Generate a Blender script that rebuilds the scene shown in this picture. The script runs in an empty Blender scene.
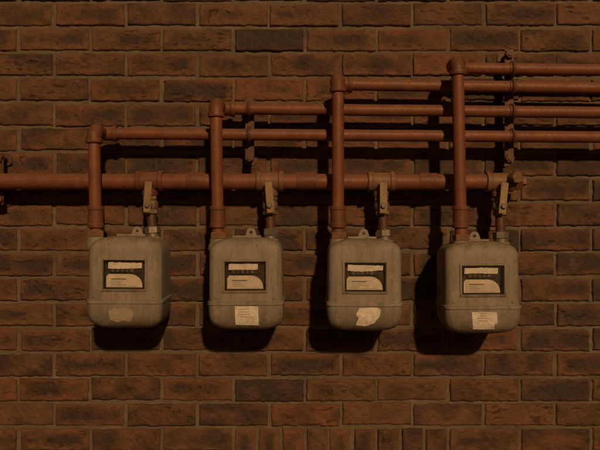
import bpy, math, random
import numpy as np
from mathutils import Vector, Matrix, Quaternion

random.seed(7); rng = np.random.default_rng(23)
S = 360.0; D = 1.8; H = 1.5
def W(px, py, d=0.0):
    """survey point measured against the wall scale, d = distance out from wall"""
    k = (1 - d / D) / S
    return Vector(((px - 300) * k, -d, H + (225 - py) * k))

scene = bpy.context.scene
# ------------------------------------------------------------ materials
def newmat(name):
    m = bpy.data.materials.new(name); m.use_nodes = True
    nt = m.node_tree; b = nt.nodes["Principled BSDF"]
    return m, nt, b
def N(nt, t, **kw):
    n = nt.nodes.new(t)
    for k, v in kw.items(): setattr(n, k, v)
    return n
def noise(nt, scale, detail=4, rough=.6, vec=None, dist=0):
    n = N(nt, 'ShaderNodeTexNoise'); n.inputs['Scale'].default_value = scale
    n.inputs['Detail'].default_value = detail; n.inputs['Roughness'].default_value = rough
    n.inputs['Distortion'].default_value = dist
    if vec is not None: nt.links.new(vec, n.inputs['Vector'])
    return n.outputs['Fac']
def ramp(nt, fac, stops):
    r = N(nt, 'ShaderNodeValToRGB'); e = r.color_ramp.elements
    while len(e) < len(stops): e.new(.5)
    for i, (p, c) in enumerate(stops):
        e[i].position = p
        e[i].color = (c, c, c, 1) if not hasattr(c, '__len__') else (*c, 1)
    nt.links.new(fac, r.inputs[0]); return r.outputs[0]
def mix(nt, fac, a, b, mode='MIX'):
    m = N(nt, 'ShaderNodeMix', data_type='RGBA', blend_type=mode)
    def put(s, v):
        if hasattr(v, 'is_output') or isinstance(v, bpy.types.NodeSocket): nt.links.new(v, s)
        elif hasattr(v, '__len__'): s.default_value = (*v, 1)
        else: s.default_value = v
    put(m.inputs[0], fac); put(m.inputs[6], a); put(m.inputs[7], b)
    return m.outputs[2]
def bump(nt, b, h, strength, dist):
    n = N(nt, 'ShaderNodeBump'); n.inputs['Strength'].default_value = strength
    n.inputs['Distance'].default_value = dist
    nt.links.new(h, n.inputs['Height']); nt.links.new(n.outputs[0], b.inputs['Normal'])
def objvec(nt, scale=(1, 1, 1)):
    g = N(nt, 'ShaderNodeNewGeometry'); m = N(nt, 'ShaderNodeMapping')
    m.inputs['Scale'].default_value = scale
    nt.links.new(g.outputs['Position'], m.inputs[0]); return m.outputs[0]
def attr(nt, name):
    a = N(nt, 'ShaderNodeAttribute'); a.attribute_name = name; return a.outputs['Fac']

def mat_brick():
    m, nt, b = newmat("fired_brick"); L = nt.links
    P = objvec(nt); PH = objvec(nt, (1, 1, 2.2))
    tone = attr(nt, 'tone'); cav = attr(nt, 'cav'); rnd = attr(nt, 'rnd')
    red = mix(nt, rnd, (.24, .108, .060), (.21, .118, .072))
    n1 = noise(nt, 38, 7, .75, PH)
    t2 = N(nt, 'ShaderNodeMath', operation='MULTIPLY_ADD'); L.new(n1, t2.inputs[0]); t2.inputs[1].default_value = 1.15
    L.new(tone, t2.inputs[2])
    t3 = ramp(nt, t2.outputs[0], [(.42, 0), (1.0, 1)])
    c = mix(nt, t3, (.070, .044, .034), red)
    n2 = noise(nt, 240, 5, .8, P)
    c = mix(nt, ramp(nt, n2, [(.30, .6), (.52, .0)]), c, (.04, .028, .022))
    c = mix(nt, ramp(nt, n2, [(.56, .0), (.72, .5)]), c, (.28, .17, .11))
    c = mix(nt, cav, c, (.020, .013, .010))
    n3 = noise(nt, 9, 8, .8, P)
    c = mix(nt, ramp(nt, n3, [(.62, 0), (.74, .35)]), c, (.34, .27, .20))
    L.new(c, b.inputs['Base Color'])
    L.new(ramp(nt, n1, [(.3, .5), (.7, .8)]), b.inputs['Roughness'])
    bump(nt, b, n2, .8, .003)
    return m
def mat_mortar():
    m, nt, b = newmat("mortar"); P = objvec(nt)
    n1 = noise(nt, 7, 8, .75, P); n2 = noise(nt, 330, 5, .8, P)
    c = mix(nt, ramp(nt, n1, [(.35, 0), (.65, 1)]), (.155, .125, .092), (.30, .252, .19))
    c = mix(nt, ramp(nt, n2, [(.35, .7), (.55, 0)]), c, (.08, .065, .05))
    nt.links.new(c, b.inputs['Base Color']); b.inputs['Roughness'].default_value = .95
    bump(nt, b, n2, .8, .004)
    return m
def mat_paint(name, col, dust=.35, col2=None):
    m, nt, b = newmat(name); P = objvec(nt); L = nt.links
    n1 = noise(nt, 22, 6, .7, P); n2 = noise(nt, 160, 5, .7, P); n3 = noise(nt, 600, 3, .6, P)
    dk = tuple(x * .6 for x in col)
    c = mix(nt, ramp(nt, n1, [(.3, 0), (.68, 1)]), dk, col)
    c = mix(nt, ramp(nt, n2, [(.58, 0), (.66, .6)]), c, col2 or (.08, .045, .032))
    n4 = noise(nt, 70, 8, .8, P)
    c = mix(nt, ramp(nt, n4, [(.60, 0), (.66, .5)]), c, (.36, .24, .17))
    g = N(nt, 'ShaderNodeNewGeometry'); sp = N(nt, 'ShaderNodeSeparateXYZ')
    L.new(g.outputs['Normal'], sp.inputs[0])
    u = N(nt, 'ShaderNodeMath', operation='MULTIPLY'); L.new(sp.outputs[2], u.inputs[0])
    L.new(ramp(nt, n2, [(.2, .3), (.7, 1)]), u.inputs[1])
    c = mix(nt, ramp(nt, u.outputs[0], [(.3, 0), (.8, dust)]), c, (.34, .25, .18))
    L.new(c, b.inputs['Base Color'])
    L.new(ramp(nt, n2, [(.3, .42), (.7, .66)]), b.inputs['Roughness'])
    bump(nt, b, mix(nt, .5, n3, n2), .35, .0014)
    return m
def mat_meter(name, seed):
    m, nt, b = newmat(name); L = nt.links
    P = objvec(nt); PS = objvec(nt, (60, 60, 5))
    n1 = noise(nt, 14, 6, .7, P); n2 = noise(nt, 230, 4, .7, P); st = noise(nt, 1, 5, .7, PS)
    n4 = noise(nt, 1300, 2, .6, P)
    c = mix(nt, ramp(nt, n1, [(.3, 0), (.7, 1)]), (.250, .232, .205), (.345, .325, .292))
    c = mix(nt, ramp(nt, st, [(.47, 0), (.68, .6)]), c, (.14, .115, .09))
    c = mix(nt, ramp(nt, n2, [(.58, 0), (.68, .6)]), c, (.12, .10, .08))
    n5 = noise(nt, 50, 9, .88, P)
    c = mix(nt, ramp(nt, n5, [(.57, 0), (.62, .55)]), c, (.48, .46, .41))
    c = mix(nt, ramp(nt, n5, [(.36, .6), (.44, 0)]), c, (.13, .105, .08))
    # rain-washed grime gathering on the lower bowl
    tc = N(nt, 'ShaderNodeTexCoord'); sp = N(nt, 'ShaderNodeSeparateXYZ'); L.new(tc.outputs['Generated'], sp.inputs[0])
    lo = ramp(nt, sp.outputs[2], [(.02, 1), (.34, 0)])
    n6 = noise(nt, 30, 8, .8, P)
    gm = mix(nt, 1.0, lo, ramp(nt, n6, [(.38, 0), (.58, .8)]), 'MULTIPLY')
    c = mix(nt, gm, c, (.12, .095, .07))
    L.new(c, b.inputs['Base Color'])
    L.new(ramp(nt, n2, [(.3, .5), (.7, .75)]), b.inputs['Roughness'])
    bump(nt, b, mix(nt, .5, n4, n2), .4, .0014)
    return m
def mat_plain(name, col, rough=.6, metal=0, var=.3, scale=120):
    m, nt, b = newmat(name); P = objvec(nt)
    n1 = noise(nt, scale, 5, .7, P)
    c = mix(nt, ramp(nt, n1, [(.3, 0), (.7, 1)]), tuple(x * (1 - var) for x in col), col)
    nt.links.new(c, b.inputs['Base Color'])
    b.inputs['Roughness'].default_value = rough; b.inputs['Metallic'].default_value = metal
    bump(nt, b, n1, .25, .001)
    return m
def mat_paper(name, col, wear=.55):
    m, nt, b = newmat(name); P = objvec(nt)
    n1 = noise(nt, 60, 8, .8, P); n2 = noise(nt, 240, 4, .7, P)
    c = mix(nt, ramp(nt, n1, [(.45, 0), (.62, wear)]), col, (.40, .34, .28))
    c = mix(nt, ramp(nt, n2, [(.6, 0), (.7, .4)]), c, (.25, .2, .16))
    nt.links.new(c, b.inputs['Base Color']); b.inputs['Roughness'].default_value = .7
    bump(nt, b, n1, .5, .003)
    return m
def mat_glass():
    m = bpy.data.materials.new("dusty_glass"); m.use_nodes = True; nt = m.node_tree
    nt.nodes.clear(); o = N(nt, 'ShaderNodeOutputMaterial')
    t = N(nt, 'ShaderNodeBsdfTransparent'); g = N(nt, 'ShaderNodeBsdfGlossy'); g.inputs['Roughness'].default_value = .15
    d = N(nt, 'ShaderNodeBsdfDiffuse'); d.inputs[0].default_value = (.3, .25, .2, 1)
    m1 = N(nt, 'ShaderNodeMixShader'); m1.inputs[0].default_value = .03
    m2 = N(nt, 'ShaderNodeMixShader')
    P = objvec(nt)
    nt.links.new(ramp(nt, noise(nt, 70, 6, .8, P), [(.4, .0), (.75, .12)]), m2.inputs[0])
    nt.links.new(t.outputs[0], m1.inputs[1]); nt.links.new(g.outputs[0], m1.inputs[2])
    nt.links.new(m1.outputs[0], m2.inputs[1]); nt.links.new(d.outputs[0], m2.inputs[2])
    nt.links.new(m2.outputs[0], o.inputs[0]); return m

M_BRICK = mat_brick(); M_MORTAR = mat_mortar()
M_PIPE = mat_paint("red_brown_paint", (.265, .103, .060), .3)
M_PIPE2 = mat_paint("fitting_paint", (.205, .082, .052), .35)
M_DARKP = mat_paint("bracket_paint", (.13, .062, .042), .3)
M_TAN = mat_paint("faded_fitting_paint", (.27, .150, .095), .4, (.30, .24, .17))
M_BRASS = mat_plain("valve_brass", (.33, .26, .16), .5, .3, .5)
M_LEVER = mat_plain("valve_lever_metal", (.44, .35, .22), .5, .2, .45, 60)
M_ZINC = mat_plain("zinc_nut", (.28, .26, .23), .5, .4, .5)
M_METER = mat_meter("meter_enamel", 1)
M_BLACK = mat_plain("black_plastic", (.022, .018, .016), .45)
M_CREAM = mat_plain("dial_plate", (.80, .76, .64), .5, 0, .2, 40)
M_PAPER = mat_paper("label_paper", (.90, .89, .86))
M_SEAL = mat_paper("seal_paper", (.92, .91, .88), .2)
M_PAPER2 = mat_paper("worn_label", (.40, .36, .31))
M_INK = mat_plain("printed_ink", (.10, .085, .075), .7)
M_FAINT = mat_plain("faded_ink", (.33, .30, .27), .7)
M_GLASS = mat_glass()

# ------------------------------------------------------------ helpers
def mesh_obj(name, V, F, mat, smooth=True, angle=35):
    me = bpy.data.meshes.new(name); me.from_pydata([tuple(v) for v in V], [], F); me.update()
    if smooth:
        me.polygons.foreach_set('use_smooth', [True] * len(me.polygons))
        me.set_sharp_from_angle(angle=math.radians(angle))
    me.materials.append(mat)
    o = bpy.data.objects.new(name, me); scene.collection.objects.link(o); return o
def group(name, loc, parts):
    e = bpy.data.objects.new(name, None); e.empty_display_size = .05; e.location = loc
    scene.collection.objects.link(e)
    for p in parts:
        p.parent = e; p.matrix_parent_inverse = Matrix.Translation(-Vector(loc))
    return e
def frame(ax):
    ax = ax.normalized(); u = ax.cross(Vector((0, 0, 1)))
    if u.length < 1e-3: u = ax.cross(Vector((0, 1, 0)))
    u.normalize(); return u, ax.cross(u).normalized()
def lathe(name, p0, axis, prof, mat, n=28, angle=35, rot=0):
    """prof: list of (t along axis, r)"""
    axis = Vector(axis).normalized(); u, v = frame(axis); V = []; F = []
    for t, r in prof:
        for i in range(n):
            a = 2 * math.pi * i / n + rot
            V.append(Vector(p0) + axis * t + (u * math.cos(a) + v * math.sin(a)) * r)
    for j in range(len(prof) - 1):
        for i in range(n):
            F.append((j*n+i, j*n+(i+1) % n, (j+1)*n+(i+1) % n, (j+1)*n+i))
    F.append(tuple(range(n))[::-1]); F.append(tuple((len(prof)-1)*n+i for i in range(n)))
    return mesh_obj(name, V, F, mat, True, angle)
def fillet(pts, rad, k=9):
    out = [pts[0]]
    for i in range(1, len(pts) - 1):
        a, b, c = pts[i-1], pts[i], pts[i+1]
        d0 = (a - b).normalized(); d1 = (c - b).normalized()
        p = b + d0 * rad; q = b + d1 * rad
        for j in range(k + 1):
            t = j / k; s = math.sin(t*math.pi/2); cc = 1 - math.cos(t*math.pi/2)
            out.append(p + (b - p) * s + (q - b) * cc)
    out.append(pts[-1]); return out
def tube(name, pts, r, mat, rad=0.0, n=24, sub=0.08, wob=0.0):
    pts = [Vector(p) for p in pts]
    if rad: pts = fillet(pts, rad)
    P2 = [pts[0]]
    for a, b in zip(pts, pts[1:]):
        m = max(1, int((b - a).length / sub))
        for j in range(1, m + 1): P2.append(a.lerp(b, j / m))
    pts = P2; V = []; F = []
    t0 = (pts[1] - pts[0]).normalized(); u, v = frame(t0)
    for i, p in enumerate(pts):
        t = ((pts[min(i+1, len(pts)-1)] - pts[max(i-1, 0)])).normalized()
        q = t0.rotation_difference(t); u = q @ u; v = q @ v; t0 = t
        off = Vector((random.uniform(-wob, wob), random.uniform(-wob, wob), random.uniform(-wob, wob)))
        for k in range(n):
            a = 2 * math.pi * k / n
            V.append(p + off + (u * math.cos(a) + v * math.sin(a)) * r)
    m = len(pts)
    for j in range(m - 1):
        for i in range(n):
            F.append((j*n+i, j*n+(i+1) % n, (j+1)*n+(i+1) % n, (j+1)*n+i))
    F.append(tuple(range(n))[::-1]); F.append(tuple((m-1)*n+i for i in range(n)))
    return mesh_obj(name, V, F, mat, True, 50)
def box(name, c, size, mat, bev=.001, rot=None):
    import bmesh
    bm = bmesh.new(); bmesh.ops.create_cube(bm, size=1)
    bmesh.ops.scale(bm, vec=size, verts=bm.verts)
    if bev: bmesh.ops.bevel(bm, geom=bm.edges[:], offset=bev, segments=2, affect='EDGES')
    me = bpy.data.meshes.new(name); 
    M = Matrix.Translation(c) @ (rot.to_4x4() if rot else Matrix())
    bm.transform(M); bm.to_mesh(me); bm.free(); me.materials.append(mat)
    o = bpy.data.objects.new(name, me); scene.collection.objects.link(o); return o
def hexnut(name, p0, axis, L, r, mat, rot=0):
    return lathe(name, p0, axis, [(0, r*.86), (L*.12, r), (L*.88, r), (L, r*.86)], mat, 6, 20, rot)
def collar(name, p, axis, L, r, mat):
    """beaded malleable iron collar centred at p"""
    return lathe(name, Vector(p) - Vector(axis).normalized()*L/2, axis,
        [(0, r*.8), (0, r*.97), (L*.12, r), (L*.88, r), (L, r*.97), (L, r*.8)], mat)

# ------------------------------------------------------------ brick wall
def snoise(nx, nz, cx, cz):
    gx, gz = max(2, int(cx)), max(2, int(cz))
    g = rng.random((gx + 1, gz + 1))
    x = np.linspace(0, gx - 1e-6, nx); z = np.linspace(0, gz - 1e-6, nz)
    ix = x.astype(int); iz = z.astype(int); fx = x - ix; fz = z - iz
    fx = fx*fx*(3-2*fx); fz = fz*fz*(3-2*fz)
    a = g[np.ix_(ix, iz)]; b = g[np.ix_(ix+1, iz)]; c = g[np.ix_(ix, iz+1)]; d = g[np.ix_(ix+1, iz+1)]
    fx = fx[:, None]; fz = fz[None, :]
    return (a*(1-fx)+b*fx)*(1-fz) + (c*(1-fx)+d*fx)*fz
def strokes(X, Z, L, Hh):
    """moulded pattern: distance field to random strokes"""
    dmin = np.full(X.shape, 1.0); style = rng.random()
    segs = []
    if style < .55:      # loose hooks, loops and dashes
        x = rng.uniform(.004, .03)
        while x < L - .014:
            w = min(rng.uniform(.010, .034), L-.006-x)
            z0 = Hh*rng.uniform(.10, .5); z1 = z0+Hh*rng.uniform(.2, .5); k = rng.integers(0, 5)
            z1 = min(z1, Hh*.92)
            if k == 0: segs += [((x, z0), (x+.002, z1)), ((x+.002, z1), (x+w, z1-.002)), ((x+w, z1-.002), (x+w-.003, (z0+z1)/2))]
            elif k in (1, 2):
                a = np.linspace(0, rng.uniform(1.8, 5.2), 9) + rng.uniform(0, 6)
                pts = [(x+w/2+w/2*math.cos(t)*(1-.06*q), (z0+z1)/2+(z1-z0)/2*math.sin(t)) for q, t in enumerate(a)]
                segs += list(zip(pts, pts[1:]))
            elif k == 3:
                segs += [((x, z0), (x+w*1.5, z0+rng.normal(0, .003))), ((x+w*.5, z1), (x+w*1.7, z1+rng.normal(0, .003)))]; x += w*.6
            else: segs += [((x, z1), (x+w, z0)), ((x+w, z0), (x+w*1.3, z0+.004))]
            x += w + rng.uniform(.006, .03)
        for _ in range(rng.integers(0, 4)):
            x = rng.uniform(0, L*.7); z = rng.choice([.12, .88])*Hh; l = rng.uniform(.03, .06)
            segs.append(((x, z), (x+l, z+rng.normal(0, .002))))
    else:                 # dragged, mostly horizontal grain
        for _ in range(rng.integers(5, 12)):
            x = rng.uniform(0, L*.8); z = rng.uniform(.1, .9)*Hh; l = rng.uniform(.015, .07); pts = [(x, z)]
            for _ in range(4):
                x += l/4; z += rng.normal(0, .0024); pts.append((x, z))
            segs += list(zip(pts, pts[1:]))
    for (a, b) in segs:
        ax, az = a; bx, bz = b; dx, dz = bx-ax, bz-az; q = dx*dx+dz*dz+1e-12
        t = np.clip(((X-ax)*dx+(Z-az)*dz)/q, 0, 1)
        dmin = np.minimum(dmin, np.hypot(X-ax-t*dx, Z-az-t*dz))
    return dmin
VV = []; FF = []; TONE = []; CAV = []; RND = []; base = 0
def add_brick(x0, x1, z0, z1, fine):
    global base
    L, Hh = x1-x0, z1-z0
    step = .0022 if fine else .03
    nx = max(4, int(L/step)); nz = max(4, int(Hh/step))
    xs = np.linspace(0, L, nx); zs = np.linspace(0, Hh, nz)
    X, Z = np.meshgrid(xs, zs, indexing='ij')
    jit = rng.normal(0, .0012, 2); tilt = rng.normal(0, .006, 2); out = rng.normal(0, .0012)
    ed = np.minimum(np.minimum(X, L-X), np.minimum(Z, Hh-Z))
    cav = np.zeros_like(X)
    y = -out + tilt[0]*(X-L/2)*.5 + tilt[1]*(Z-Hh/2)
    if fine:
        big = snoise(nx, nz, L*90, Hh*90) - .5; fin = snoise(nx, nz, L*300, Hh*300) - .5
        vert = Hh > L
        w1 = (snoise(nx, nz, L*70, Hh*70)-.5)*.009; w2 = (snoise(nx, nz, L*70, Hh*70)-.5)*.009
        d = strokes(Z+w1, X+w2, Hh, L) if vert else strokes(X+w1, Z+w2, L, Hh)
        wdt = rng.uniform(.0012, .0021); dep = rng.uniform(.35, .9) if rng.random() < .88 else 0.15
        s = np.clip(1.5 - d/wdt/1.4, 0, 1) * (.6 + big*2.0)
        s = np.clip(s, 0, 1)*dep
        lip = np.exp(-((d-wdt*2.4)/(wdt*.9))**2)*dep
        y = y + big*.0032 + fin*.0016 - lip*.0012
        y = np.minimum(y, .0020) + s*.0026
        rr = .0035 + .0035*np.clip(big+.1, 0, 1)
        e = np.clip(1 - ed/rr, 0, 1); y = y + e*e*.0035
        XX = X + (snoise(nx, nz, 12, 4)-.5)*.0026; ZZ = Z + (snoise(nx, nz, 12, 4)-.5)*.0026
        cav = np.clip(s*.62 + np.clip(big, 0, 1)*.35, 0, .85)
        patch = snoise(nx, nz, max(2, L*22), max(2, Hh*22))
        tl = lip*.20
    else:
        XX, ZZ = X, Z; e = np.clip(1-ed/.004, 0, 1); y = y + e*.002; patch = np.full_like(X, .5); tl = 0
    flash = rng.random() < .65
    cen = np.clip(ed/(min(L, Hh)*.42), 0, 1)
    t0 = rng.normal(.10, .125)
    # kiln-flashed bricks: dark middle, warm rim
    tone = t0 + (patch-.5)*.6 + (.22 - .42*cen if flash else 0) + tl
    row = np.stack([XX+x0+jit[0], y, ZZ+z0+jit[1]], -1).reshape(-1, 3)
    idx = np.arange(nx*nz).reshape(nx, nz) + base
    q = np.stack([idx[:-1, :-1], idx[1:, :-1], idx[1:, 1:], idx[:-1, 1:]], -1).reshape(-1, 4)
    # skirt
    rim = np.concatenate([idx[:, 0], idx[-1, 1:], idx[-2::-1, -1], idx[0, -2:0:-1]])
    rv = row[rim-base].copy(); rv[:, 1] = .03
    nb = base + nx*nz; m = len(rim); k = np.arange(m)
    sk = np.stack([rim[k], nb+k, nb+(k+1) % m, rim[(k+1) % m]], -1)
    VV.append(row); VV.append(rv); FF.append(q); FF.append(sk)
    TONE.append(tone.ravel()); TONE.append(tone.reshape(-1)[rim-base])
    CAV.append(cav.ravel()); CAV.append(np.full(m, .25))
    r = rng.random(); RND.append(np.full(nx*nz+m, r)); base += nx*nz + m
px = 1/S; J = .0098
r0z = H + (225-2.0)*px       # top of course 0
pitch = 25.03*px; bp = 71.7*px
sx0, sx1 = (233.1-300)*px, (448.2-300)*px
for r in range(-34, 39):
    zt = r0z - r*pitch; zb = zt - pitch
    if zb < 0.0: zb = max(zb, 0.0)
    if zt < .03: continue
    off = (18 if r % 2 else 53.9) - 300
    for k in range(-16, 20):
        x0 = (off + k*71.7)*px; x1 = x0 + bp
        spans = [(x0, x1)]
        if 17 <= r <= 19:
            spans = []
            if x0 < sx0 - .005: spans.append((x0, min(x1, sx0)))
            if x1 > sx1 + .005: spans.append((max(x0, sx1), x1))
        for a, b in spans:
            fine = abs((a+b)/2) < 1.08 and abs((zt+zb)/2 - H) < .74
            add_brick(a+J/2, b-J/2, zb+J/2, zt-J/2, fine)
zt = r0z - 17*pitch
for i in range(9):
    w = (sx1-sx0)/9
    add_brick(sx0+i*w+J/2, sx0+(i+1)*w-J/2, zt-3*pitch+J/2, zt-J/2, True)
V = np.concatenate(VV); F = np.concatenate(FF)
me = bpy.data.meshes.new("bricks")
me.vertices.add(len(V)); me.vertices.foreach_set('co', V.ravel().astype(np.float32))
me.loops.add(F.size); me.loops.foreach_set('vertex_index', F.ravel().astype(np.int32))
me.polygons.add(len(F)); me.polygons.foreach_set('loop_start', (np.arange(len(F))*4).astype(np.int32))
me.polygons.foreach_set('loop_total', np.full(len(F), 4, np.int32))
me.update(calc_edges=True)
me.polygons.foreach_set('use_smooth', np.ones(len(F), bool))
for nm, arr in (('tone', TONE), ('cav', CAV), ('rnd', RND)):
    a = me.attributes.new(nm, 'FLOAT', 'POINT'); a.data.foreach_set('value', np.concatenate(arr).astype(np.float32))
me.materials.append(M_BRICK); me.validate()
bricks = bpy.data.objects.new("bricks", me); scene.collection.objects.link(bricks)
# mortar bed with uneven tooling
def mortar():
    nx, nz = 700, 420
    x = np.linspace(-1.2, 1.2, nx); z = np.linspace(.75, 2.25, nz)
    X, Z = np.meshgrid(x, z, indexing='ij')
    Y = .0062 + (snoise(nx, nz, 160, 100)-.5)*.0026 + (snoise(nx, nz, 500, 320)-.5)*.0020
    V = np.stack([X, Y, Z], -1).reshape(-1, 3); idx = np.arange(nx*nz).reshape(nx, nz)
    F = np.stack([idx[:-1, :-1], idx[1:, :-1], idx[1:, 1:], idx[:-1, 1:]], -1).reshape(-1, 4)
    me = bpy.data.meshes.new("mortar_joints")
    me.vertices.add(len(V)); me.vertices.foreach_set('co', V.ravel().astype(np.float32))
    me.loops.add(F.size); me.loops.foreach_set('vertex_index', F.ravel().astype(np.int32))
    me.polygons.add(len(F)); me.polygons.foreach_set('loop_start', (np.arange(len(F))*4).astype(np.int32))
    me.polygons.foreach_set('loop_total', np.full(len(F), 4, np.int32)); me.update(calc_edges=True)
    me.polygons.foreach_set('use_smooth', np.ones(len(F), bool)); me.materials.append(M_MORTAR)
    o = bpy.data.objects.new("mortar_joints", me); scene.collection.objects.link(o); return o
mj = mortar()
core = box("wall_core", Vector((0.3, .135, 1.9)), (7.3, .25, 3.8), M_MORTAR, 0)
group("brick_wall", (0, 0, 0), [bricks, mj, core])

# ------------------------------------------------------------ ground
mg, nt, b = newmat("pavement_asphalt"); P = objvec(nt)
g1 = noise(nt, 3, 6, .7, P); g2 = noise(nt, 180, 4, .8, P)
nt.links.new(mix(nt, g2, (.035, .034, .032), mix(nt, g1, (.05, .048, .046), (.085, .08, .075))), b.inputs['Base Color'])
b.inputs['Roughness'].default_value = .9; bump(nt, b, g2, .6, .01)
mesh_obj("ground", [(-200, -200, 0), (200, -200, 0), (200, 200, 0), (-200, 200, 0)], [(0, 1, 2, 3)], mg, False)

# ------------------------------------------------------------ pipes
DR = .14; DM = .075        # stand-off of risers and of the wall-side runs
RP = .0155
risers = [ # x, top elbow y, bottom y, y at right edge
    (94, 130, 238, 137.2, 96), (216, 104, 240, 112.6, 218), (338, 79, 240, 88.2, 338), (457.5, 62, 242, 70.3, 461)]
for (rx, ty, by, ry, bx) in risers:
    top = W(rx, ty, DR); bot = W(bx, by, DR)
    c2 = Vector((top.x, -DM, top.z))
    e = W(600, ry, DM); slope = (e.z - c2.z)/(e.x - c2.x)
    end = Vector((2.6, -DM, c2.z + slope*(2.6 - c2.x)))
    parts = [tube("pipe_run", [bot, top, c2, end], RP, M_PIPE, .021, wob=.0003)]
    dx = (end - c2).normalized(); dn = (bot-top).normalized()
    parts.append(tube("elbow_fitting", [top+dn*.026, top, c2, c2+dx*.034], .0188, M_PIPE2, .022, sub=.02))
    parts.append(collar("elbow_collar", top+dn*.028, dn, .011, .0212, M_PIPE2))
    parts.append(collar("elbow_collar_side", c2+dx*.036, dx, .011, .0212, M_PIPE2))
    # lower coupling + union
    cp = W(bx-(bx-rx)*.15, 217, DR)
    parts.append(lathe("coupling", cp+Vector((0, 0, .028)), (0, 0, -1),
        [(0, .016), (0, .0195), (.002, .021), (.009, .021), (.011, .0192), (.044, .0192), (.046, .021), (.054, .021), (.056, .0195), (.056, .016)], M_PIPE2))
    parts.append(hexnut("union_nut", bot+Vector((0, 0, .020)), (0, 0, -1), .018, .0215, M_TAN, .3))
    group("gas_pipe", top, parts)

# main supply pipe
RM = .0212
a = W(-700, 180.5, DM); bnd = W(512, 182, DM)
parts = [tube("pipe_run", [a, bnd], RM, M_PIPE, wob=.0003)]
tees = [150, 270, 381, 499]
tee_y = lambda x: 180.5 + (x)/512*1.5
for i, tx in enumerate(tees):
    c = W(tx, tee_y(tx), DM)
    m = M_TAN if i != 0 else M_PIPE2
    parts.append(lathe("tee_body", c-Vector((.036, 0, 0)), (1, 0, 0),
        [(0, .018), (0, .0255), (.002, .027), (.011, .027), (.014, .0242), (.058, .0242), (.061, .027), (.070, .027), (.072, .0255), (.072, .018)], m))
    parts.append(lathe("tee_branch", c, (0, 0, -1), [(0, .018), (.026, .018), (.028, .021), (.038, .021), (.040, .0195), (.040, .01)], m))
for sx in (196, 306, 428):
    parts.append(collar("socket", W(sx, tee_y(sx), DM), (1, 0, 0), .05, .0235, M_PIPE2))
ep = W(512, 182, DM)
parts.append(hexnut("end_plug", ep+Vector((.004, 0, 0)), (1, 0, 0), .020, .024, M_PIPE2))
parts.append(lathe("plug_square", ep+Vector((.024, 0, 0)), (1, 0, 0), [(0, .012), (.012, .012), (.013, .011)], M_PIPE2, 4, 20, .5))
parts.append(lathe("test_port", W(509, 180, DM)+Vector((0, -.022, .006)), (.35, -1, -.1), [(0, .013), (.014, .013), (.014, .0165), (.024, .0165), (.026, .015)], M_BRASS, 6, 20))
group("gas_main_pipe", a, parts)

# valves
ends = [(153, 238), (270.5, 240), (384.5, 241), (501, 243)]
for i, tx in enumerate(tees):
    c = W(tx, tee_y(tx), DM); bot = W(ends[i][0], ends[i][1], .085)
    top = c - Vector((0, 0, .038)); ax = (bot-top).normalized(); Lq = (bot-top).length
    parts = []
    parts.append(tube("nipple", [top, bot], .0125, M_DARKP, n=20))
    parts.append(hexnut("valve_end_top", top+ax*.002, ax, .012, .0195, M_BRASS, .2))
    parts.append(lathe("valve_body", top+ax*.013, ax, [(0, .014), (.003, .0175), (.010, .0205), (.018, .0205), (.025, .0175), (.028, .014)], M_BRASS))
    parts.append(hexnut("valve_end_bottom", top+ax*.040, ax, .012, .0195, M_BRASS, .2))
    parts.append(hexnut("union_nut", bot-ax*.030, ax, .020, .0205, M_ZINC, .5))
    parts.append(lathe("union_ring", bot-ax*.010, ax, [(0, .015), (.0, .018), (.01, .018), (.012, .016)], M_ZINC))
    # stem and lever (lever hangs parallel with the flow)
    s0 = top+ax*.027+Vector((0, -.016, 0))
    parts.append(lathe("stem", s0, (0, -1, 0), [(0, .009), (.012, .009), (.012, .006), (.020, .006)], M_BRASS, 20))
    tiltq = Quaternion((0, 1, 0), random.uniform(-.10, .10)).to_matrix() @ Quaternion((1, 0, 0), .06).to_matrix()
    lc = s0+Vector((0, -.019, .020))
    parts.append(box("lever", lc, (.0185, .0035, .080), M_LEVER, .0012, tiltq))
    parts.append(hexnut("stem_nut", s0+Vector((0, -.020, 0)), (0, -1, 0), .006, .0075, M_ZINC))
    parts.append(box("lever_tip", lc+tiltq @ Vector((0, .004, .039)), (.0185, .011, .0035), M_LEVER, .001, tiltq))
    group("gas_valve", c, parts)

# ------------------------------------------------------------ wall brackets
def bracket(xp, y0, y1, pipes, r=RP):
    x = W(xp, 100, DM).x; parts = []
    zt = W(xp, y0, .045).z; zb = W(xp, y1, .045).z
    db = DM - r - .006
    parts.append(box("channel", Vector((x, -db+.0035, (zt+zb)/2)), (.024, .007, zt-zb), M_DARKP, .0015))
    for q, z in (("a", zt-.014), ("b", zb+.014)):
        parts.append(lathe("standoff_"+q, Vector((x, -.001, z)), (0, -1, 0), [(0, .018), (.004, .018), (.004, .007), (db+.012, .007)], M_DARKP, 20))
        parts.append(hexnut("standoff_nut_"+q, Vector((x, -db, z)), (0, -1, 0), .010, .0125, M_PIPE2, random.random()))
    for pz in pipes:
        # U-bolt around the pipe
        rr = r + .003; pts = []
        for k in range(13):
            t = math.pi*k/12
            pts.append(Vector((x, -DM-math.sin(t)*rr, pz+math.cos(t)*rr)))
        pts = [Vector((x, -db+.014, pz+rr))]+pts+[Vector((x, -db+.014, pz-rr))]
        parts.append(tube("u_bolt", pts, .0036, M_DARKP, n=12, sub=1))
        parts.append(collar("saddle_band", Vector((x, -DM, pz)), (1, 0, 0), .017, r+.0022, M_PIPE2))
    group("pipe_bracket", (x, 0, (zt+zb)/2), parts)
def runz(i, xw):
    rx, ty, by, ry, bx = risers[i]
    t = W(rx, ty, DR); e = W(600, ry, DM)
    return t.z + (e.z-t.z)/(e.x-t.x)*(xw-t.x)
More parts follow.
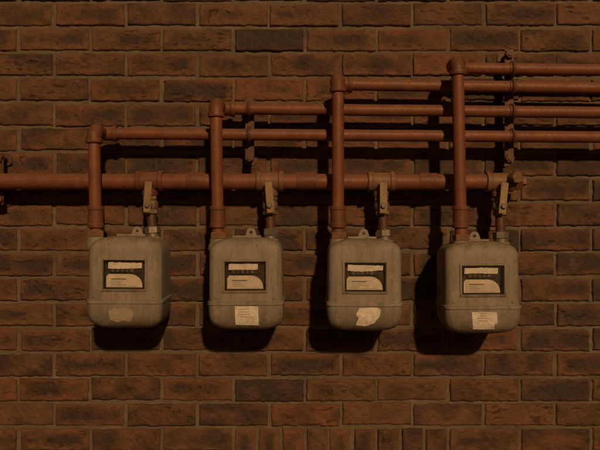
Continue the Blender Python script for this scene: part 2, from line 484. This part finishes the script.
xw = W(249, 0, DM).x; bracket(249, 98, 163, [runz(1, xw), runz(0, xw)])
xw = W(512, 0, DM).x; bracket(512, 50, 164, [runz(i, xw) for i in range(4)])
bracket(760, 50, 164, [runz(i, W(760, 0, DM).x) for i in range(4)])
bracket(-6, 153, 205, [W(-2, 180.5, DM).z], RM)

# ------------------------------------------------------------ meters
prof = [ # v, halfwidth, front, back, corner
    (.1175, .036, .162, .090, .018), (.1165, .046, .170, .084, .02), (.1135, .060, .180, .076, .022),
    (.1085, .074, .189, .067, .022), (.102, .0835, .1955, .060, .021), (.094, .0885, .1990, .055, .0195),
    (.082, .0905, .2005, .052, .0185), (.060, .0908, .201, .051, .018), (.02, .0911, .2012, .05, .018),
    (-.020, .0914, .2015, .05, .018), (-.0385, .0916, .2015, .05, .018), (-.0400, .0945, .2055, .048, .019), (-.0413, .0955, .2068, .047, .020),
    (-.0480, .0955, .2068, .047, .020), (-.0495, .0940, .2045, .048, .020), (-.060, .0935, .204, .049, .020), (-.076, .0925, .2025, .05, .021),
    (-.089, .0900, .200, .053, .023), (-.098, .0860, .1955, .058, .026), (-.1055, .0790, .188, .064, .028),
    (-.1105, .0705, .179, .072, .030), (-.1140, .059, .168, .081, .031), (-.116, .044, .156, .092, .03), (-.1167, .029, .145, .1, .022)]
pv = np.array(prof)[::-1]
def front_at(v): return float(np.interp(v, pv[:, 0], pv[:, 2]))
def ring(w, f, bk, r, n=8):
    pts = []
    for (cx, cd, a0) in ((w-r, f-r, 0), (-w+r, f-r, 90), (-w+r, bk+r, 180), (w-r, bk+r, 270)):
        for k in range(n+1):
            a = math.radians(a0+90*k/n); pts.append((cx+r*math.cos(a), cd+r*math.sin(a)))
    return pts
WX, WZ, WC = .0505, .0350, .023      # window half sizes, centre height
def label(name, cx, cz, poly, mat, X, off=.0012, wav=.0008):
    """paper sticker following the case; poly in mm around (cx,cz)"""
    V = []; F = []; P = []
    for i in range(len(poly)):
        a, b_ = poly[i], poly[(i+1) % len(poly)]
        for k in range(6):
            t = k/6; P.append((a[0]+(b_[0]-a[0])*t + random.uniform(-.4, .4), a[1]+(b_[1]-a[1])*t + random.uniform(-.4, .4)))
    c = (sum(p[0] for p in P)/len(P), sum(p[1] for p in P)/len(P))
    rings = [1, .66, .33]
    for s in rings:
        for p in P:
            x = (c[0]+(p[0]-c[0])*s)/1000+cx; z = (c[1]+(p[1]-c[1])*s)/1000+cz
            V.append(X(x, front_at(z)+off+random.uniform(0, wav), z))
    V.append(X(c[0]/1000+cx, front_at(c[1]/1000+cz)+off, c[1]/1000+cz)); m = len(P)
    for j in range(2):
        for i in range(m): F.append((j*m+i, j*m+(i+1) % m, (j+1)*m+(i+1) % m, (j+1)*m+i))
    for i in range(m): F.append((2*m+i, 2*m+(i+1) % m, 3*m))
    return mesh_obj(name, V, F, mat, True, 60)

fronts = [(123.0, 284.0, .010), (245.3, 285.5, -.004), (365.6, 286.6, .004), (484.6, 289.5, -.012)]
readings = ["04713", "11826", "07590", "09364"]
stick = [
    ([(-34, 4), (-18, 12), (-10, 9), (8, 12), (26, 8), (30, -6), (22, -24), (4, -20), (-12, -26), (-30, -18)], M_PAPER2),
    ([(-29, 24), (31, 23), (33, -25), (-28, -24)], M_PAPER),
    ([(-22, 22), (24, 23), (34, 18), (31, 2), (18, -16), (-6, -25), (-30, -22), (-24, -3), (-30, 4)], M_PAPER),
    ([(-34, 20), (30, 20), (33, -8), (24, -11), (27, -25), (-30, -24)], M_PAPER)]
for i, (fx, fy, roll) in enumerate(fronts):
    o = W(fx, fy, .201); ox, oz = o.x, o.z
    yaw = [.03, 0, -.01, -.05][i]
    R = Matrix.Rotation(roll, 3, 'Y') @ Matrix.Rotation(yaw, 3, 'Z')
    def X(x, d, z, ox=ox, oz=oz, R=R):
        v = R @ Vector((x, -(d-.125), z)); return Vector((ox, -.125, oz)) + v
    V = []; F = []; n = 36
    for (v, w, f, bk, r) in prof:
        for (x, d) in ring(w, f, bk, r): V.append(X(x, d, v))
    for j in range(len(prof)-1):
        for k in range(n): F.append((j*n+k, (j+1)*n+k, (j+1)*n+(k+1) % n, j*n+(k+1) % n))
    F.append(tuple(range(n))); F.append(tuple((len(prof)-1)*n+k for k in range(n))[::-1])
    body = mesh_obj("case", V, F, M_METER, True, 60)
    import bmesh
    bm = bmesh.new(); bm.from_mesh(body.data); bmesh.ops.recalc_face_normals(bm, faces=bm.faces); bm.to_mesh(body.data); bm.free()
    # window recess
    cv = []
    for d, g in ((.230, .004), (.185, -.002)):
        for sx, sz in ((-1, -1), (1, -1), (1, 1), (-1, 1)): cv.append(X(sx*(WX+g), d, WC+sz*(WZ+g)))
    cut = mesh_obj("cut", cv, [(0, 1, 2, 3), (7, 6, 5, 4), (0, 4, 5, 1), (1, 5, 6, 2), (2, 6, 7, 3), (3, 7, 4, 0)], M_METER, False)
    bm = bmesh.new(); bm.from_mesh(cut.data); bmesh.ops.recalc_face_normals(bm, faces=bm.faces); bm.to_mesh(cut.data); bm.free()
    md = body.modifiers.new("b", 'BOOLEAN'); md.object = cut; md.solver = 'EXACT'; md.operation = 'DIFFERENCE'
    bpy.context.view_layer.update()
    dg = bpy.context.evaluated_depsgraph_get()
    nm = bpy.data.meshes.new_from_object(body.evaluated_get(dg)); body.modifiers.clear(); body.data = nm
    nm.polygons.foreach_set('use_smooth', [True]*len(nm.polygons)); nm.set_sharp_from_angle(angle=math.radians(30))
    bpy.data.objects.remove(cut)
    parts = [body]
    def rbox(name, x0, x1, z0, z1, d0, d1, mat):
        vs = [X(x, d, z) for d in (d0, d1) for (x, z) in ((x0, z0), (x1, z0), (x1, z1), (x0, z1))]
        return mesh_obj(name, vs, [(0, 1, 2, 3), (7, 6, 5, 4), (0, 4, 5, 1), (1, 5, 6, 2), (2, 6, 7, 3), (3, 7, 4, 0)], mat, False)
    def fring(name, ow, oh, iw, ih, d0, d1, mat, cz=WC):
        vs = []; fs = []
        for (w, h, d) in ((ow, oh, d0), (ow-.0006, oh-.0006, d1), (iw+.0006, ih+.0006, d1), (iw, ih, d0)):
            for sx, sz in ((-1, -1), (1, -1), (1, 1), (-1, 1)): vs.append(X(sx*w, d, cz+sz*h))
        for j in range(3):
            for k in range(4): fs.append((j*4+k, j*4+(k+1) % 4, (j+1)*4+(k+1) % 4, (j+1)*4+k))
        return mesh_obj(name, vs, fs, mat, False)
    parts.append(fring("window_rim", WX+.0065, WZ+.0065, WX+.0008, WZ+.0008, .199, .2042, M_METER))
    parts.append(fring("window_gasket", WX+.0006, WZ+.0006, WX-.0018, WZ-.0018, .186, .2025, M_BLACK))
    parts.append(rbox("dial_back", -WX+.0005, WX-.0005, WC-WZ+.0005, WC+WZ-.0005, .1855, .187, M_BLACK))
    # index plate: straight lower edge, right shoulder swept down in an arc
    pts = [(-.0455, -.0318), (.0440, -.0318)]
    for k in range(13):
        a = .5*math.pi*k/12; pts.append((.012+.031*math.cos(a), -.026+.027*math.sin(a)))
    pts += [(-.0405, .001), (-.0455, -.006)]
    parts.append(mesh_obj("index_plate", [X(x, .1925, WC+z) for x, z in pts], [tuple(range(len(pts)))], M_CREAM, False))
    # raised inner plate casting a thin line
    pts = [(-.0385, -.0285), (.0330, -.0285)]
    for k in range(11):
        a = .5*math.pi*k/10; pts.append((.010+.0225*math.cos(a), -.0255+.0190*math.sin(a)))
    pts += [(-.0385, -.0065)]
    m_ = len(pts); vs = [X(x, .1926, WC+z) for x, z in pts]+[X(x, .1940, WC+z) for x, z in pts]
    parts.append(mesh_obj("rating_plate", vs, [tuple(range(m_, 2*m_))]+[(k, (k+1) % m_, m_+(k+1) % m_, m_+k) for k in range(m_)], M_CREAM, False))
    parts.append(rbox("print_heading", -.033, .004, WC-.0122, WC-.0102, .1941, .1945, M_INK))
    for k in range(3):
        zz = WC-.0163-.0042*k
        parts.append(rbox("print_%d" % k, -.033, -.033+random.uniform(.020, .046), zz-.0005, zz+.0005, .1941, .1945, M_FAINT))
    parts.append(rbox("counter_housing", -.036, .034, WC+.0052, WC+.0150, .188, .1925, M_BLACK))
    for k in range(5):
        cxk = -.029+.0115*k
        parts.append(rbox("digit_wheel_%d" % (k+1), cxk-.0042, cxk+.0042, WC+.0062, WC+.0143, .192, .1932, M_BLACK if k < 4 else M_DARKP))
        cu = bpy.data.curves.new("t", 'FONT'); cu.body = readings[i][k]; cu.size = .0096; cu.align_x = 'CENTER'
        to = bpy.data.objects.new("t", cu); scene.collection.objects.link(to); bpy.context.view_layer.update()
        tm = bpy.data.meshes.new_from_object(to.evaluated_get(bpy.context.evaluated_depsgraph_get())); bpy.data.objects.remove(to)
        for vtx in tm.vertices: vtx.co = X(vtx.co.x+cxk, .1937, WC+.0067+vtx.co.y)
        tm.materials.clear(); tm.materials.append(M_FAINT)
        t2 = bpy.data.objects.new("digit_%d" % (k+1), tm); scene.collection.objects.link(t2); parts.append(t2)
    # paper seal at top of window, slightly curled and torn
    sl = random.uniform(-.0022, .0022); vs = []; fs = []; nn = 22
    x0, x1 = [(-.041, .042), (-.042, .030), (-.044, .044), (-.044, .038)][i]
    for k in range(nn+1):
        t = k/nn; x = x0+(x1-x0)*t; dd = .1945+.0016*math.sin(t*9+i)
        vs += [X(x, dd, WC+.0155+sl*math.sin(t*4)+random.uniform(-.0008, .0006)), X(x+.001, dd+.001, WC+.0305+sl*t+random.uniform(-.0010, .0006))]
        if k: fs.append((2*k-2, 2*k, 2*k+1, 2*k-1))
    parts.append(mesh_obj("seal_strip", vs, fs, M_SEAL, True, 80))
    parts.append(rbox("window_glass", -WX+.0022, WX-.0022, WC-WZ+.0022, WC+WZ-.0022, .2000, .2006, M_GLASS))
    # label on lower bowl
    poly, lm = stick[i]
    parts.append(label("sticker", .002+[-.006, .0, .004, .001][i], -.074+[.004, 0, 0, -.001][i], [(p[0]*.95, p[1]) for p in poly], lm, X))
    if i in (1, 3):
        for k in range(4):
            zz = -.058-.0062*k; w = random.uniform(.008, .018)
            parts.append(rbox("sticker_print_%d" % k, -w, w*.7, zz-.0005, zz+.0005, front_at(zz)+.0012, front_at(zz)+.0023, M_FAINT))
    # case flange screws
    for k, sx in enumerate((-.078, .078)):
        parts.append(lathe("screw_%d" % k, X(sx*.93, .1995, -.031), R @ Vector((0, -1, 0)), [(0, .0036), (.003, .0036), (.0042, .0026)], M_METER, 14))
    # pipe bosses on top
    rx, ty, by, ry, bx = risers[i]
    pl = W(bx, by, DR); pr = W(ends[i][0], ends[i][1], .085)
    tops = oz+.085
    for nmx, p in (("inlet_boss", pr), ("outlet_boss", pl)):
        Lb = p.z+.003-tops
        parts.append(lathe(nmx, Vector((p.x, p.y, tops)), (0, 0, 1), [(0, .0255), (Lb*.35, .0245), (Lb*.6, .0222), (Lb*.7, .0215), (Lb, .0215), (Lb, .015)], M_METER, 32, 50))
    # bridge web between the bosses
    parts.append(box("top_bridge", X(-.002, .112, .112), (.085, .034, .020), M_METER, .006, R))
    # hanging ear with hole
    ear = []
    for k in range(13):
        a = math.pi*k/12; ear.append((.012*math.cos(a), .018+.012*math.sin(a)))
    outer = [(.024, -.012)]+ear+[(-.024, -.012)]
    hole = [(.0042*math.cos(2*math.pi*k/12), .018+.0042*math.sin(2*math.pi*k/12)) for k in range(12)]
    bm = bmesh.new()
    def loop(pts):
        vs = [bm.verts.new(X(.006+x, .085, .112+z)) for x, z in pts]
        return [bm.edges.new((vs[k], vs[(k+1) % len(vs)])) for k in range(len(vs))]
    ed = loop(outer)+loop(hole)
    bmesh.ops.triangle_fill(bm, edges=ed, use_beauty=True)
    ex = bmesh.ops.extrude_face_region(bm, geom=bm.faces[:])
    bmesh.ops.translate(bm, vec=(0, .005, 0), verts=[g for g in ex['geom'] if isinstance(g, bmesh.types.BMVert)])
    bmesh.ops.recalc_face_normals(bm, faces=bm.faces)
    me = bpy.data.meshes.new("hanging_ear"); bm.to_mesh(me); bm.free(); me.materials.append(M_METER)
    eo = bpy.data.objects.new("hanging_ear", me); scene.collection.objects.link(eo); parts.append(eo)
    group("gas_meter", (ox, -.125, oz), parts)

# ------------------------------------------------------------ light
sund = Vector((.24, -1, .52))
elev = math.atan2(sund.z, math.hypot(sund.x, sund.y)); rot = math.atan2(sund.x, sund.y)
w = bpy.data.worlds.new("World"); scene.world = w; w.use_nodes = True; nt = w.node_tree
bg = nt.nodes['Background']; sky = nt.nodes.new('ShaderNodeTexSky'); sky.sky_type = 'NISHITA'; sky.sun_disc = False
sky.sun_elevation = elev; sky.sun_rotation = rot
tint = mix(nt, 1.0, sky.outputs[0], (1.0, .42, .14), 'MULTIPLY')
nt.links.new(tint, bg.inputs[0]); bg.inputs[1].default_value = .007
sl = bpy.data.lights.new("street_light_sun", 'SUN'); sl.energy = 1.9; sl.angle = math.radians(2.2); sl.color = (1.0, .565, .25)
so = bpy.data.objects.new("sun", sl); scene.collection.objects.link(so)
so.rotation_euler = (-sund).to_track_quat('-Z', 'Y').to_euler(); so.location = (1, -4, 4)

cam = bpy.data.cameras.new("camera"); co = bpy.data.objects.new("camera", cam); scene.collection.objects.link(co)
co.location = (0, -D, H); co.rotation_euler = (math.radians(90), 0, 0)
cam.sensor_width = 36; cam.lens = 36*D/(600/S); cam.clip_start = .02; cam.clip_end = 500
scene.camera = co
scene.view_settings.view_transform = 'Standard'; scene.view_settings.look = 'None'; scene.view_settings.exposure = 0
